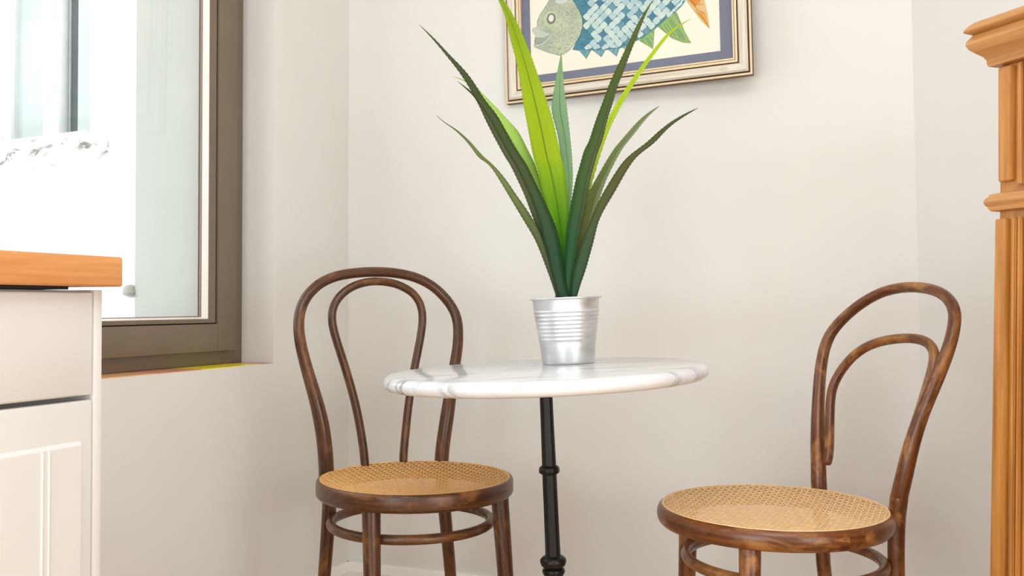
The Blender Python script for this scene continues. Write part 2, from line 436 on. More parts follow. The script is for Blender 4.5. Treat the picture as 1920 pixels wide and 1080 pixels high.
boxes('pane', [(GU0 + 0.020, GU1 - 0.020, -0.114, -0.098, GZ0 + 0.008, GZ1 - 0.02)], M['glass'], win)

sill = boxes('window_sill', [(OU0, OU1, -0.135, -0.0031, OZ0 - 0.0128, OZ0 - 0.0045)], M['wall'], win)
for u0, u1, y0, k in ((0.350, 0.392, -0.096, 'tile_red'), (0.394, 0.606, -0.096, 'tile_yellow'), (0.608, 0.745, -0.096, 'tile_salmon'), (0.747, 0.950, -0.096, 'tile_peach'), (0.952, 1.16, -0.096, 'tile_salmon'), (1.162, 1.37, -0.096, 'tile_peach'), (1.372, 1.6, -0.096, 'tile_yellow')):
    v = [(u, y, z) for z in (0, 1) for u, y in ((u0, y0), (u1, y0), (u1, -0.0032), (u0, -0.0032))]
    v = [(u, y, (OZ0 - 0.0044) if z == 0 else OZ0 + 0.0006 * (y - y0) / (-0.0032 - y0)) for u, y, z in v]
    pymesh('tile', v, [(0, 1, 2, 3), (4, 5, 6, 7), (0, 1, 5, 4), (1, 2, 6, 5), (2, 3, 7, 6), (3, 0, 4, 7)], M[k], sill)

# ------------------------------------------------------------------ outside: courtyard wall with a window, a shutter stay
AF = -R(28); F0 = Vector((-2.8735, 6.0, 0))
f = boxes('wall_outside', [(-4.0, -0.62, 0, 0.3, -2.5, 6), (0.40, 3.2, 0, 0.3, -2.5, 6), (-0.62, 0.40, 0, 0.3, -2.5, 1.86), (-0.62, 0.40, 0, 0.3, 3.3, 6)], M['facade'])
place(f, F0, AF); tag(f, kind='structure')
g = boxes('ground', [(-8, 6, -6, 0.3, -2.6, -2.5)], M['facade']); place(g, F0, AF); tag(g, kind='structure')
w2 = empty('window_2', F0, AF); tag(w2, 'white casement window with pale curtains in the bright wall across the courtyard', kind='structure')
boxes('window_frame', [(-0.62, -0.54, 0.08, 0.16, 1.86, 3.3), (0.23, 0.40, 0.08, 0.16, 1.86, 3.3), (-0.54, 0.23, 0.08, 0.16, 1.86, 1.90), (-0.54, 0.23, 0.08, 0.16, 3.2, 3.3), (-0.19, -0.035, 0.06, 0.13, 1.87, 3.3)], M['fac_frame'], w2, 0.006)
boxes('curtain', [(-0.60, -0.10, 0.135, 0.145, 1.88, 3.25), (-0.10, -0.028, 0.135, 0.145, 1.88, 3.25), (0.050, 0.30, 0.135, 0.145, 1.88, 3.25)], M['fac_glass'], w2)
boxes('room_beyond', [(-0.6, 0.38, 0.27, 0.29, 1.86, 3.3)], M['fac_gap'], w2)
boxes('pane', [(-0.54, -0.19, 0.11, 0.118, 1.90, 3.2)], M['glass'], w2); boxes('pane', [(-0.035, 0.23, 0.11, 0.118, 1.90, 3.2)], M['glass'], w2)
boxes('ledge', [(-0.80, 0.507, -0.14, 0.08, 1.69, 1.86)], [M['ledge']], w2, 0.01)
# shutter stay: cast dome on a pin, fixed to the outer arris of the reveal
so = COR + dL * 0.466 - nL * 0.352; so.z = 0.858
st = empty('shutter_stay', so, AL, 'small grey metal shutter stay on the outside edge of the window reveal', 'shutter stay')
lathe('dome', [(0.0005, 0.022), (0.011, 0.020), (0.018, 0.013), (0.021, 0.0), (0.018, -0.005), (0.010, -0.009), (0.0005, -0.012)], M['grey_metal'], st, 24)
tube('pin', [(0.0, 0.0, -0.006), (0.0, 0.012, -0.008), (0.0, 0.024, -0.008)], 0.005, M['grey_metal'], st, 10)

# ------------------------------------------------------------------ kitchen cabinet and worktop (left)
KO = Vector((-0.5221, 1.29, 0))
kc = empty('base_cabinet', KO, AL, 'cream kitchen base cabinet with drawer over panelled door under the wooden worktop', 'cabinet')
KD = -0.500
boxes('carcass', [(0.0175, 0.64, KD, -0.085, 0.10, 0.848), (0.0175, 0.64, -0.085, -0.0386, 0.83, 0.848)], M['cab_white'], kc, 0.001)
boxes('end_panel', [(0.0165, 0.0300, -0.0849, -0.0205, 0.10, 0.8485)], M['cab_white'], kc, 0.001)
boxes('plinth', [(0.03, 0.64, KD, -0.08, 0.0, 0.0995)], M['cab_white'], kc)
boxes('rail_packer', [(0.062, 0.63, KD + 0.03, -0.032, 0.8487, 0.8528)], M['dark'], kc)
def front(name, u0, u1, z0, z1, panel):
    o = boxes(name, [(u0, u1, -0.0384, -0.021, z0, z1)], M['cab_white'], kc, 0.0022, 2)
    return o
d = front('drawer', 0.0318, 0.636, 0.7105, 0.8455, False)
boxes('front_panel', [(0.0520, 0.6158, -0.0212, -0.0195, 0.7125, 0.8440)], M['cab_white'], d, 0.0008)
d = front('door', 0.0318, 0.636, 0.105, 0.7040, True)
# raised tongue-and-groove panel with a sloping top edge and paired beads
pz0, pz1 = 0.15, 0.6525
v = [(0.0520, -0.0212, pz0), (0.6158, -0.0212, pz0), (0.6158, -0.0212, pz1), (0.0520, -0.0212, pz1),
     (0.0535, -0.0165, pz0 + .004), (0.6143, -0.0165, pz0 + .004), (0.6143, -0.0165, pz1 - .0055), (0.0535, -0.0165, pz1 - .0055)]
pymesh('door_panel', v, [(0, 1, 2, 3), (4, 5, 6, 7), (0, 1, 5, 4), (1, 2, 6, 5), (2, 3, 7, 6), (3, 0, 4, 7)], M['cab_white'], d)
for uc in (0.1090, 0.2090, 0.3090, 0.4090, 0.5090):
    for du in (-0.0050, 0.0050):
        tube('bead', [(uc + du, -0.0165, pz0 + .006), (uc + du, -0.0165, pz1 - .0075)], 0.0020, M['cab_white'], d, 8)
wt = boxes('worktop', [(0.0, 1.35, -0.5035, 0.0, 0.8530, 0.8930)], M['worktop'], None, 0.0035, 3)
place(wt, KO, AL); tag(wt, 'thick oiled wooden worktop overhanging the cream cabinet by the window', 'worktop')

# ------------------------------------------------------------------ pine cabinet (right)
PO = Vector((0.7571, 1.5, 0))
pc = empty('pine_cabinet', PO, AC, 'honey pine cabinet with stepped cornice and fluted pilaster beside the right chair', 'cabinet')
vl = lambda z: 0.0022 + (z - 0.955) * 0.0285
vp = lambda z: 0.0235 + (z - 0.955) * 0.0195
CW = 0.92
def prism(name, a0, a1, b0, b1, y0, y1, z0, z1, mat, parent, bev=0.001):
    """a0,a1 = left/right at z0; b0,b1 at z1"""
    bm = bmesh.new()
    vs = [bm.verts.new(p) for p in ((a0, y0, z0), (a1, y0, z0), (a1, y1, z0), (a0, y1, z0), (b0, y0, z1), (b1, y0, z1), (b1, y1, z1), (b0, y1, z1))]
    for q in ((0, 3, 2, 1), (4, 5, 6, 7), (0, 1, 5, 4), (1, 2, 6, 5), (2, 3, 7, 6), (3, 0, 4, 7)): bm.faces.new([vs[i] for i in q])
    if bev: bmesh.ops.bevel(bm, geom=bm.edges[:], offset=bev, segments=2, affect='EDGES')
    me = bpy.data.meshes.new(name); bm.to_mesh(me); bm.free(); return link(name, me, mat, parent, 40)
prism('carcass', vl(0) + .0006, CW, vl(1.2) + .0006, CW, 0.004, 0.395, 0.0, 1.2005, M['pine'], pc)
for mir in (False, True):
    fx = (lambda a: a) if not mir else (lambda a: CW - a)
    def pr(name, l, z0, z1, y0, y1, parent=pc, bev=0.0015, mat='pine'):
        a0, a1 = sorted((fx(l(z0)[0]), fx(l(z0)[1]))); b0, b1 = sorted((fx(l(z1)[0]), fx(l(z1)[1])))
        return prism(name, a0, a1, b0, b1, y0, y1, z0, z1, M[mat], parent, bev)
    pil = pr('pilaster', lambda z: (vl(z), vp(z)), 0.0, 0.962, -0.005, 0.004)
    for k, (a, b, y) in enumerate(((0.0065, 0.0150, -0.0022), (0.0185, 0.0262, -0.0036), (0.0292, 0.0380, -0.0010))):
        pr('flute_strip', lambda z, a=a, b=b: (vp(z) + a, vp(z) + b), 0.0, 0.962, y, 0.004, pil, 0.002)
    pr('cap_panel', lambda z: (0.0097 + (z - 1.02) * 0.009, 0.0334 + (z - 1.02) * 0.021), 1.0195, 1.1965, -0.006, 0.004)
    pr('cap_strip', lambda z: (0.0400 + (z - 1.02) * 0.02, 0.052), 1.012, 1.1990, -0.0015, 0.004)
prism('frieze_panel', 0.058, CW - .058, 0.058, CW - .058, -0.004, 0.004, 1.018, 1.196, M['pine_x'], pc, 0.002)
for k in range(2):
    x0 = 0.085 + k * 0.380
    dr = prism('door', x0, x0 + 0.37, x0, x0 + 0.37, -0.008, 0.004, 0.06, 0.955, M['pine'], pc, 0.003)
    prism('door_panel', x0 + .06, x0 + .31, x0 + .06, x0 + .31, -0.012, -0.008, 0.14, 0.875, M['pine'], dr, 0.003)
    tube('knob', [(x0 + (.335 if k == 0 else .035), -0.009, 0.52), (x0 + (.335 if k == 0 else .035), -0.030, 0.52)], [0.008, 0.014], M['pine'], dr, 14)
def cornice(name, prof, zref, mat):
    """(overhang, z) swept along the front and back down both sides, mitred"""
    n = len(prof); v, f, uv = [], [], []
    for o, z in prof:
        x = vl(zref)
        v += [(x - o, 0.395, z), (x - o, -o - 0.004, z), (CW - .012 + o, -o - 0.004, z), (CW - .012 + o, 0.395, z)]
    for i in range(n - 1):
        for k in range(3): f.append((i * 4 + k, i * 4 + k + 1, i * 4 + 5 + k, i * 4 + 4 + k))
    f.append(tuple(range(4))); f.append(tuple(range(n * 4 - 4, n * 4)))
    f.append(tuple(i * 4 for i in range(n))); f.append(tuple(i * 4 + 3 for i in range(n)))
    f.append(tuple(0 for _ in ())) if False else None
    f.append((0, 3, n * 4 - 1, n * 4 - 4)) if False else None
    return pymesh(name, v, [q for q in f if q], mat, pc, 28)
cornice('waist_moulding', [(0, 0.9738), (0.005, 0.9752), (0.0075, 0.979), (0.0080, 0.9815), (0.0105, 0.984), (0.0118, 0.988), (0.0112, 0.993), (0.0085, 0.9965), (0.0068, 0.9975), (0.0060, 1.0005), (0, 1.0025)], 0.985, M['pine_x'])
cornice('cornice_moulding', [(0, 1.2003), (0.0095, 1.2006), (0.0108, 1.2045), (0.0112, 1.2105), (0.0150, 1.2170), (0.0225, 1.2235), (0.0290, 1.2300), (0.0322, 1.2370), (0.0315, 1.2425), (0.0275, 1.2480), (0.0250, 1.2520), (0.0, 1.2522)], 1.23, M['pine_x'])
cornice('cornice_shelf', [(0, 1.2523), (0.0255, 1.2524), (0.0335, 1.2565), (0.0348, 1.2585), (0.0335, 1.2620), (0.0290, 1.2675), (0.0230, 1.2725), (0.0, 1.2750)], 1.25, M['pine_x'])

# leaf outlines (left x, right x, y, z) and bent rail centre lines (across, back, above the seat), metres
LEAF_ROWS={
 'A':[[-0.1752,-0.1749,1.8049,1.3574],[-0.1504,-0.1459,1.8104,1.3323],[-0.1253,-0.1182,1.8167,1.3029],[-0.1031,-0.0903,1.8224,1.276],[-0.0844,-0.0697,1.828,1.249],[-0.069,-0.0528,1.8335,1.2218],[-0.0478,-0.0293,1.839,1.1944],[-0.0323,-0.0137,1.8443,1.1668],[-0.0172,0.002,1.8496,1.139],[-0.0009,0.0207,1.8548,1.1111],[0.006,0.0276,1.8566,1.1011],[0.0204,0.042,1.8616,1.0729],[0.0335,0.0566,1.8665,1.0447],[0.0451,0.0697,1.8713,1.0162],[0.0545,0.0835,1.8759,0.9877],[0.0613,0.0924,1.8803,0.9589],[0.0701,0.0978,1.8845,0.9301],[0.0761,0.102,1.8884,0.9011],[0.0835,0.1054,1.892,0.872],[0.0909,0.1158,1.8949,0.8429]],
 'B':[[-0.1064,-0.1058,1.8709,1.2652],[-0.085,-0.0792,1.8727,1.2461],[-0.0705,-0.0633,1.8743,1.2305],[-0.057,-0.043,1.877,1.2019],[-0.0431,-0.0241,1.8797,1.1732],[-0.0277,-0.0082,1.8823,1.1445],[-0.0117,0.0093,1.8849,1.1157],[-0.0041,0.0163,1.8858,1.1053],[0.0099,0.031,1.8883,1.0764],[0.0237,0.0427,1.8908,1.0474],[0.0345,0.0544,1.8931,1.0184],[0.0457,0.0633,1.8954,0.9893],[0.0545,0.0692,1.8976,0.9601],[0.061,0.0766,1.8998,0.9309],[0.0693,0.0825,1.9017,0.9016],[0.0782,0.0899,1.9035,0.8723],[0.0885,0.0988,1.9049,0.8429]],
 'C':[[-0.1466,-0.1463,1.8564,1.1961],[-0.1389,-0.1375,1.8577,1.188],[-0.1255,-0.1232,1.8592,1.1781],[-0.1132,-0.1088,1.8605,1.1697],[-0.0974,-0.0917,1.8626,1.1557],[-0.0845,-0.0773,1.8647,1.1416],[-0.0739,-0.0653,1.8668,1.1274],[-0.063,-0.0515,1.8688,1.1133],[-0.0451,-0.0382,1.8703,1.103],[-0.0258,-0.0128,1.8743,1.0746],[-0.0084,0.0061,1.8782,1.046],[0.009,0.0279,1.882,1.0173],[0.0265,0.0455,1.8857,0.9885],[0.0441,0.0607,1.8892,0.9596],[0.0567,0.0713,1.8926,0.9305],[0.0676,0.0784,1.8958,0.9014],[0.0785,0.0862,1.8986,0.8722],[0.0877,0.0933,1.9009,0.8429]],
 'D':[[-0.1243,-0.124,1.9911,1.3034],[-0.1073,-0.1017,1.9901,1.2979],[-0.0918,-0.085,1.9886,1.2889],[-0.0825,-0.0726,1.9869,1.2792],[-0.0747,-0.0609,1.9847,1.2664],[-0.0669,-0.0485,1.9825,1.2536],[-0.0576,-0.0331,1.9797,1.2376],[-0.0484,-0.0193,1.977,1.2217],[-0.0361,-0.0049,1.9743,1.2058],[-0.0253,0.0098,1.9717,1.19],[-0.0146,0.0189,1.969,1.1743],[-0.0055,0.0265,1.9664,1.1586],[0.0036,0.034,1.9638,1.1429],[0.0143,0.0416,1.9612,1.1273],[0.023,0.0473,1.9594,1.1161],[0.0396,0.0562,1.9544,1.085],[0.0515,0.0645,1.9495,1.0542],[0.0634,0.0724,1.9447,1.0235],[0.0766,0.0841,1.9379,0.9779],[0.0883,0.0943,1.9315,0.9326],[0.0969,0.1029,1.9257,0.8877],[0.1026,0.1085,1.9211,0.843]],
 'E':[[-0.0331,-0.0321,1.9459,1.4646],[-0.0282,-0.0174,1.945,1.449],[-0.0175,-0.003,1.9437,1.4268],[-0.009,0.0132,1.942,1.396],[-0.0024,0.0262,1.9402,1.3653],[0.006,0.0382,1.9385,1.3346],[0.0126,0.0486,1.9368,1.304],[0.018,0.059,1.9351,1.2735],[0.0222,0.0695,1.9334,1.2431],[0.0269,0.079,1.9318,1.2127],[0.0326,0.0866,1.9302,1.1825],[0.0379,0.0931,1.9286,1.1522],[0.0438,0.099,1.9271,1.1221],[0.048,0.1031,1.9265,1.1113],[0.0554,0.1081,1.925,1.0812],[0.0627,0.1118,1.9235,1.0512],[0.0716,0.1132,1.9221,1.0213],[0.0819,0.1116,1.9207,0.9914],[0.0907,0.1085,1.9194,0.9616],[0.0981,0.1061,1.9181,0.9319],[0.1012,0.1042,1.9172,0.9081],[0.1017,0.1053,1.9159,0.8726],[0.1028,0.107,1.915,0.843]],
 'F':[[0.1043,0.1051,2.0259,1.362],[0.0998,0.1059,2.0214,1.3417],[0.0955,0.107,2.0166,1.3201],[0.0919,0.1081,2.0118,1.2987],[0.0876,0.1098,2.0072,1.2773],[0.0847,0.1123,2.0025,1.256],[0.0821,0.1155,1.997,1.2307],[0.0956,0.1202,1.9864,1.1816],[0.0983,0.1228,1.9796,1.1497],[0.1041,0.1245,1.9729,1.118],[0.1076,0.125,1.9664,1.0866],[0.1094,0.1224,1.96,1.0554],[0.11,0.1197,1.9551,1.0306],[0.1087,0.1162,1.9479,0.9937],[0.1059,0.1119,1.9366,0.9329],[0.1042,0.1101,1.9232,0.8431]],
 'G':[[0.2691,0.2697,1.829,1.4121],[0.251,0.2565,1.833,1.3858],[0.2366,0.2459,1.837,1.3593],[0.2243,0.2354,1.8409,1.3327],[0.2115,0.2248,1.8448,1.306],[0.1991,0.2158,1.8486,1.2792],[0.1868,0.2039,1.8524,1.2523],[0.1776,0.1971,1.8561,1.2253],[0.1668,0.188,1.8598,1.1982],[0.1576,0.181,1.8635,1.1709],[0.1489,0.1746,1.867,1.1436],[0.1411,0.1688,1.8685,1.1318],[0.1335,0.161,1.8721,1.1033],[0.125,0.1531,1.8756,1.0748],[0.1194,0.1484,1.8791,1.0461],[0.1138,0.1443,1.8824,1.0173],[0.1096,0.1372,1.8856,0.9885],[0.1059,0.1316,1.8887,0.9595],[0.104,0.1274,1.8917,0.9305],[0.1027,0.1217,1.8944,0.9014],[0.1013,0.1183,1.8969,0.8722],[0.1014,0.116,1.8989,0.8429]],
 'H':[[0.3736,0.3742,1.9951,1.4259],[0.3444,0.3504,1.9928,1.4102],[0.3237,0.3321,1.9905,1.3946],[0.3053,0.3136,1.9874,1.3727],[0.2808,0.2909,1.983,1.3417],[0.2588,0.2694,1.9786,1.3108],[0.238,0.2493,1.9743,1.2801],[0.218,0.231,1.97,1.2495],[0.2016,0.2146,1.9658,1.2191],[0.1859,0.2,1.9616,1.1889],[0.1695,0.1841,1.9559,1.1468],[0.1512,0.1658,1.9481,1.0871],[0.1361,0.1489,1.9406,1.028],[0.121,0.1308,1.9316,0.952],[0.1116,0.1185,1.9214,0.8481]],
 'I':[[0.3005,0.3011,1.9545,1.2345],[0.2804,0.288,1.9532,1.2225],[0.2585,0.2702,1.9513,1.2045],[0.2371,0.2523,1.9489,1.1807],[0.217,0.2327,1.9464,1.1569],[0.2064,0.223,1.9451,1.1441],[0.1874,0.2061,1.942,1.1135],[0.1703,0.1913,1.939,1.083],[0.1529,0.1799,1.9361,1.0527],[0.1452,0.1706,1.9332,1.0224],[0.139,0.1599,1.9305,0.9922],[0.1313,0.1477,1.9278,0.9622],[0.1252,0.1386,1.9253,0.9323],[0.116,0.1264,1.9218,0.8875],[0.1114,0.1188,1.9191,0.843]],
 'J':[[0.3615,0.3621,1.862,1.2114],[0.3383,0.3455,1.8631,1.2016],[0.3095,0.3196,1.865,1.1852],[0.2847,0.297,1.8671,1.166],[0.2615,0.2778,1.8696,1.144],[0.2328,0.2493,1.8718,1.1236],[0.2133,0.2322,1.874,1.1036],[0.1948,0.2151,1.877,1.0749],[0.1776,0.1994,1.8799,1.0462],[0.1632,0.1816,1.8828,1.0174],[0.1518,0.1684,1.8855,0.9885],[0.1394,0.1622,1.8882,0.9595],[0.1302,0.1542,1.8907,0.9304],[0.1222,0.1464,1.8931,0.9013],[0.1173,0.1363,1.8952,0.8721],[0.1159,0.1276,1.8969,0.8429]],
}
OUTER_L=[[-0.138,0.1456,0.0102],[-0.1417,0.1488,0.0522],[-0.1481,0.1527,0.0945],[-0.1563,0.1575,0.1367],[-0.1677,0.163,0.1791],[-0.1791,0.1693,0.2214],[-0.1872,0.1756,0.2594],[-0.19,0.1794,0.2806],[-0.1919,0.1834,0.3017],[-0.1911,0.1875,0.3229],[-0.1863,0.1919,0.3441],[-0.1772,0.1965,0.3655],[-0.1599,0.2014,0.3871],[-0.1338,0.2064,0.4087],[-0.1002,0.2096,0.4217],[-0.0602,0.2112,0.4284],[-0.0124,0.2123,0.4328],[0.036,0.2122,0.4325],[0.0971,0.21,0.4235],[0.1332,0.2056,0.4054],[0.1683,0.1984,0.3742],[0.1883,0.1916,0.3428],[0.1927,0.1869,0.3195],[0.1928,0.1823,0.2964],[0.1903,0.1781,0.2734],[0.1857,0.1741,0.2505],[0.182,0.1718,0.2368],[0.1609,0.1602,0.1581],[0.1545,0.1555,0.1201],[0.1452,0.1509,0.0758],[0.1396,0.1471,0.0314],[0.1371,0.1455,0.0093]]
INNER_L=[[-0.036699999999999997,0.1885,-0.012],[-0.0373,0.1904,0.0105],[-0.0404,0.1916,0.0392],[-0.0468,0.1935,0.0834],[-0.0555,0.1954,0.1277],[-0.0666,0.1972,0.1721],[-0.0804,0.1991,0.2164],[-0.0892,0.2003,0.2451],[-0.1003,0.2017,0.2781],[-0.1062,0.2026,0.3],[-0.1105,0.2035,0.3219],[-0.1105,0.2044,0.3438],[-0.1015,0.2054,0.3657],[-0.0817,0.2063,0.3877],[-0.05,0.207,0.4053],[-0.0071,0.2074,0.4132],[0.0462,0.2072,0.4086],[0.0867,0.2063,0.3877],[0.1027,0.2054,0.366],[0.1103,0.2044,0.343],[0.1107,0.2034,0.32],[0.107,0.2025,0.2971],[0.1026,0.2015,0.2743],[0.0974,0.2006,0.2515],[0.0907,0.1994,0.2243],[0.0767,0.1969,0.1636],[0.0703,0.1951,0.121],[0.0641,0.1932,0.0763],[0.0587,0.1913,0.0318],[0.0562,0.1904,0.0096],[0.0556,0.1885,-0.012]]
OUTER_R=[[-0.1141,0.1911,0.0203],[-0.1137,0.1911,0.0202],[-0.119,0.1945,0.0594],[-0.1257,0.1979,0.0987],[-0.1394,0.2095,0.1372],[-0.1529,0.2217,0.1764],[-0.1664,0.2352,0.2164],[-0.1768,0.249,0.253],[-0.1815,0.2608,0.2841],[-0.1787,0.2736,0.3157],[-0.1524,0.2864,0.3451],[-0.1097,0.302,0.3809],[-0.0646,0.3099,0.3991],[-0.0173,0.3139,0.4082],[0.0323,0.3136,0.4076],[0.0767,0.3112,0.4021],[0.1072,0.3065,0.3913],[0.1314,0.3001,0.3765],[0.1456,0.2926,0.3593],[0.1523,0.286,0.3441],[0.1572,0.2763,0.3219],[0.1593,0.2661,0.298],[0.1564,0.2573,0.2749],[0.1531,0.2439,0.2394],[0.1438,0.2303,0.2035],[0.1369,0.219,0.1676],[0.1318,0.2079,0.1319],[0.1296,0.1977,0.0965],[0.1222,0.1945,0.0599],[0.1136,0.1913,0.0231],[0.1086,0.1893,-0.0281],[0.1068,0.1893,-0.0788],[0.1078,0.1893,-0.1191]]
INNER_R=[[-0.0866,0.1966,0.084],[-0.0964,0.2049,0.1222],[-0.1098,0.2167,0.1604],[-0.1148,0.2228,0.1799],[-0.1189,0.2289,0.1997],[-0.1151,0.2366,0.2201],[-0.104,0.2464,0.2459],[-0.0848,0.2555,0.27],[-0.0553,0.2627,0.2892],[-0.0182,0.2674,0.3014],[0.03,0.2704,0.3083],[0.072,0.271,0.3097],[0.0964,0.2692,0.3055],[0.1186,0.2654,0.2964],[0.1316,0.2602,0.2825],[0.1345,0.2521,0.2612],[0.1359,0.2461,0.2453]]
LEGS_L={'fl': [[-0.1399, -0.1039, 0.4369], [-0.1411, -0.1124, 0.3121]], 'fr': [[0.1366, -0.1145, 0.4364], [0.1447, -0.125, 0.2746]], 'bl': [[-0.1362, 0.1427, 0.4081], [-0.1418, 0.1576, 0.2464]], 'br': [[0.1365, 0.1402, 0.3623], [0.1551, 0.1467, 0.2069]]}
LEGS_R={'fl': [[-0.1593, -0.0866, 0.3752], [-0.1672, -0.0847, 0.2887]], 'fr': [[0.1221, -0.1323, 0.422], [0.1271, -0.136, 0.3716]], 'bl': [[-0.1052, 0.1927, 0.3375], [-0.1062, 0.1989, 0.2774]], 'br': [[0.107, 0.1908, 0.4275], [0.1068, 0.1902, 0.3366]]}
# the inner arch of the right chair runs down against both uprights to rounded ends
INNER_R_FULL = [[-0.0890, 0.1925, 0.055], [-0.0866, 0.1950, 0.070]] + INNER_R + [[0.1335, 0.2360, 0.215], [0.1300, 0.2260, 0.180], [0.1270, 0.2150, 0.150], [0.1255, 0.2080, 0.125]]

# ------------------------------------------------------------------ framed fish print
PA = Vector((-0.0157, 2.5535, 1.3637)); PW, PH = 0.6484, 0.52
ex = Vector((0.9115, -0.4105, 0.0247)).normalized(); nn = Vector((-0.4107, -0.9118, 0)).normalized(); ez = nn.cross(ex); ez = -ez if ez.z < 0 else ez
fp = bpy.data.objects.new('framed_print', None); COL.objects.link(fp)
# local x along the picture, y up, z towards the room
mw = Matrix((( ex.x, ez.x, nn.x, PA.x), (ex.y, ez.y, nn.y, PA.y), (ex.z, ez.z, nn.z, PA.z), (0, 0, 0, 1)))
fp.matrix_world = mw; fp.empty_display_size = 0.05
tag(fp, 'framed print of a blue scaled fish in a silver frame on the back wall', 'picture')
prof = [(0.0, -0.018), (0.0, -0.002), (0.0015, 0.0), (0.0045, 0.0), (0.006, -0.003), (0.0075, -0.003), (0.009, 0.001), (0.014, 0.0045), (0.022, 0.0045), (0.030, 0.001), (0.0315, -0.002), (0.033, -0.002),
        (0.0345, 0.0), (0.038, 0.001), (0.0405, -0.001), (0.0412, -0.003), (0.042, -0.002), (0.0445, -0.0015), (0.0465, -0.004), (0.0465, -0.012), (0.0465, -0.018)]
pm = [2, 1, 1, 1, 2, 2, 0, 0, 0, 0, 2, 2, 1, 1, 1, 2, 1, 1, 1, 2]
corners = [(0, 0), (PW, 0), (PW, PH), (0, PH)]
for s in range(4):
    a, b = corners[s], corners[(s + 1) % 4]
    dx, dy = (b[0] - a[0]), (b[1] - a[1]); L = math.hypot(dx, dy); dx /= L; dy /= L
    ix, iy = -dy, dx                         # inward
    v, fcs, uvs, mi = [], [], [], []
    n = len(prof)
    for d, h in prof:
        v.append((a[0] + dx * d + ix * d, a[1] + dy * d + iy * d, h)); v.append((b[0] - dx * d + ix * d, b[1] - dy * d + iy * d, h))
    for i in range(n - 1):
        fcs.append((2 * i, 2 * i + 1, 2 * i + 3, 2 * i + 2)); mi.append(pm[i])
        d0, d1 = prof[i][0], prof[i + 1][0]
        uvs.append(((d0, d0 + s), (L - d0, d0 + s), (L - d1, d1 + s), (d1, d1 + s)))
    fcs.append((0, 1, 2 * n - 1, 2 * n - 2)); mi.append(2); uvs.append(((0, 0),) * 4)
    for e in (0, 1):
        fcs.append(tuple(2 * i + e for i in range(n))); mi.append(2); uvs.append(((0, 0),) * n)
    pymesh('frame_rail', v, fcs, [M['silver'], M['gold'], M['gold_dark']], fp, 30, uvs, mi)
bx = 0.046
boxes('backing', [(bx, PW - bx, bx, PH - bx, -0.0175, -0.0145)], M['gold_dark'], fp)
mx0, mx1, my0, my1 = 0.0700, 0.5715, 0.0690, PH - 0.069
def flatring(name, x0, x1, y0, y1, X0, X1, Y0, Y1, z0, z1, mat):
    boxes(name, [(x0, X0, y0, y1, z0, z1), (X1, x1, y0, y1, z0, z1), (X0, X1, y0, Y0, z0, z1), (X0, X1, Y1, y1, z0, z1)], mat, fp)
flatring('mount', bx, PW - bx, bx, PH - bx, mx0, mx1, my0, my1, -0.0120, -0.0105, M['mat'])
boxes('paper', [(bx, PW - bx, bx, PH - bx, -0.0144, -0.0122)], M['paper'], fp)
# the printed fish: flat shapes on the paper
HEAD = [[0.1121, 0.2431], [0.0978, 0.2274], [0.0913, 0.2121], [0.09, 0.1977], [0.0795, 0.196], [0.0758, 0.19], [0.0809, 0.1811], [0.0851, 0.1757], [0.0822, 0.1631], [0.08, 0.1471], [0.0938, 0.1388], [0.1212, 0.1254], [0.1485, 0.1145], [0.1622, 0.1151], [0.1794, 0.124], [0.195, 0.1394], [0.2072, 0.1552], [0.2162, 0.1778], [0.2168, 0.2], [0.2105, 0.2185], [0.2009, 0.2375], [0.1928, 0.2499], [0.1799, 0.276], [0.1529, 0.2867], [0.1301, 0.2694]]
MOUTH = [[0.083, 0.163], [0.0858, 0.1691], [0.1049, 0.1651], [0.1276, 0.1713], [0.1117, 0.159], [0.0994, 0.1526], [0.0854, 0.1529]]
BODY = [[0.1928, 0.2499], [0.2105, 0.2185], [0.2168, 0.2], [0.2162, 0.1778], [0.2072, 0.1552], [0.1879, 0.1244], [0.2063, 0.1188], [0.2396, 0.1159], [0.2726, 0.1114], [0.315, 0.1104], [0.3608, 0.124], [0.3802, 0.1307], [0.4035, 0.1423], [0.4268, 0.1613], [0.4536, 0.1759], [0.4708, 0.1881], [0.4784, 0.1943], [0.488, 0.2057], [0.4993, 0.2131],
        [0.501, 0.235], [0.48, 0.262], [0.44, 0.300], [0.39, 0.335], [0.33, 0.355], [0.27, 0.352], [0.22, 0.330], [0.185, 0.295]]
TRI = [[[0.2046, 0.1206], [0.2379, 0.1149], [0.2249, 0.0957]], [[0.2429, 0.1149], [0.2775, 0.1118], [0.2656, 0.0951]], [[0.2857, 0.1107], [0.315, 0.1114], [0.3064, 0.0912]], [[0.3215, 0.1121], [0.3441, 0.1172], [0.3358, 0.1029]]]
FIN = [[[0.3685, 0.1229], [0.4075, 0.1473], [0.4023, 0.0977]], [[0.4171, 0.1515], [0.446, 0.1733], [0.465, 0.1797], [0.4736, 0.1544], [0.4822, 0.1311], [0.4989, 0.0993], [0.4778, 0.1041], [0.452, 0.1187]]]
TAIL = [[0.4935, 0.203], [0.5129, 0.1725], [0.527, 0.1502], [0.5464, 0.1273], [0.5420, 0.165], [0.5356, 0.1965], [0.5327, 0.2243], [0.5380, 0.268], [0.548, 0.318], [0.518, 0.282], [0.4985, 0.248]]
fv, ff, fc, fm = [], [], [], []
ZP = -0.01215
def poly(pts, z, col, mi=0):
    b = len(fv); fv.extend((x, y, ZP + z) for x, y in pts); ff.append(tuple(range(b, b + len(pts)))); fc.append(lin(col)); fm.append(mi)
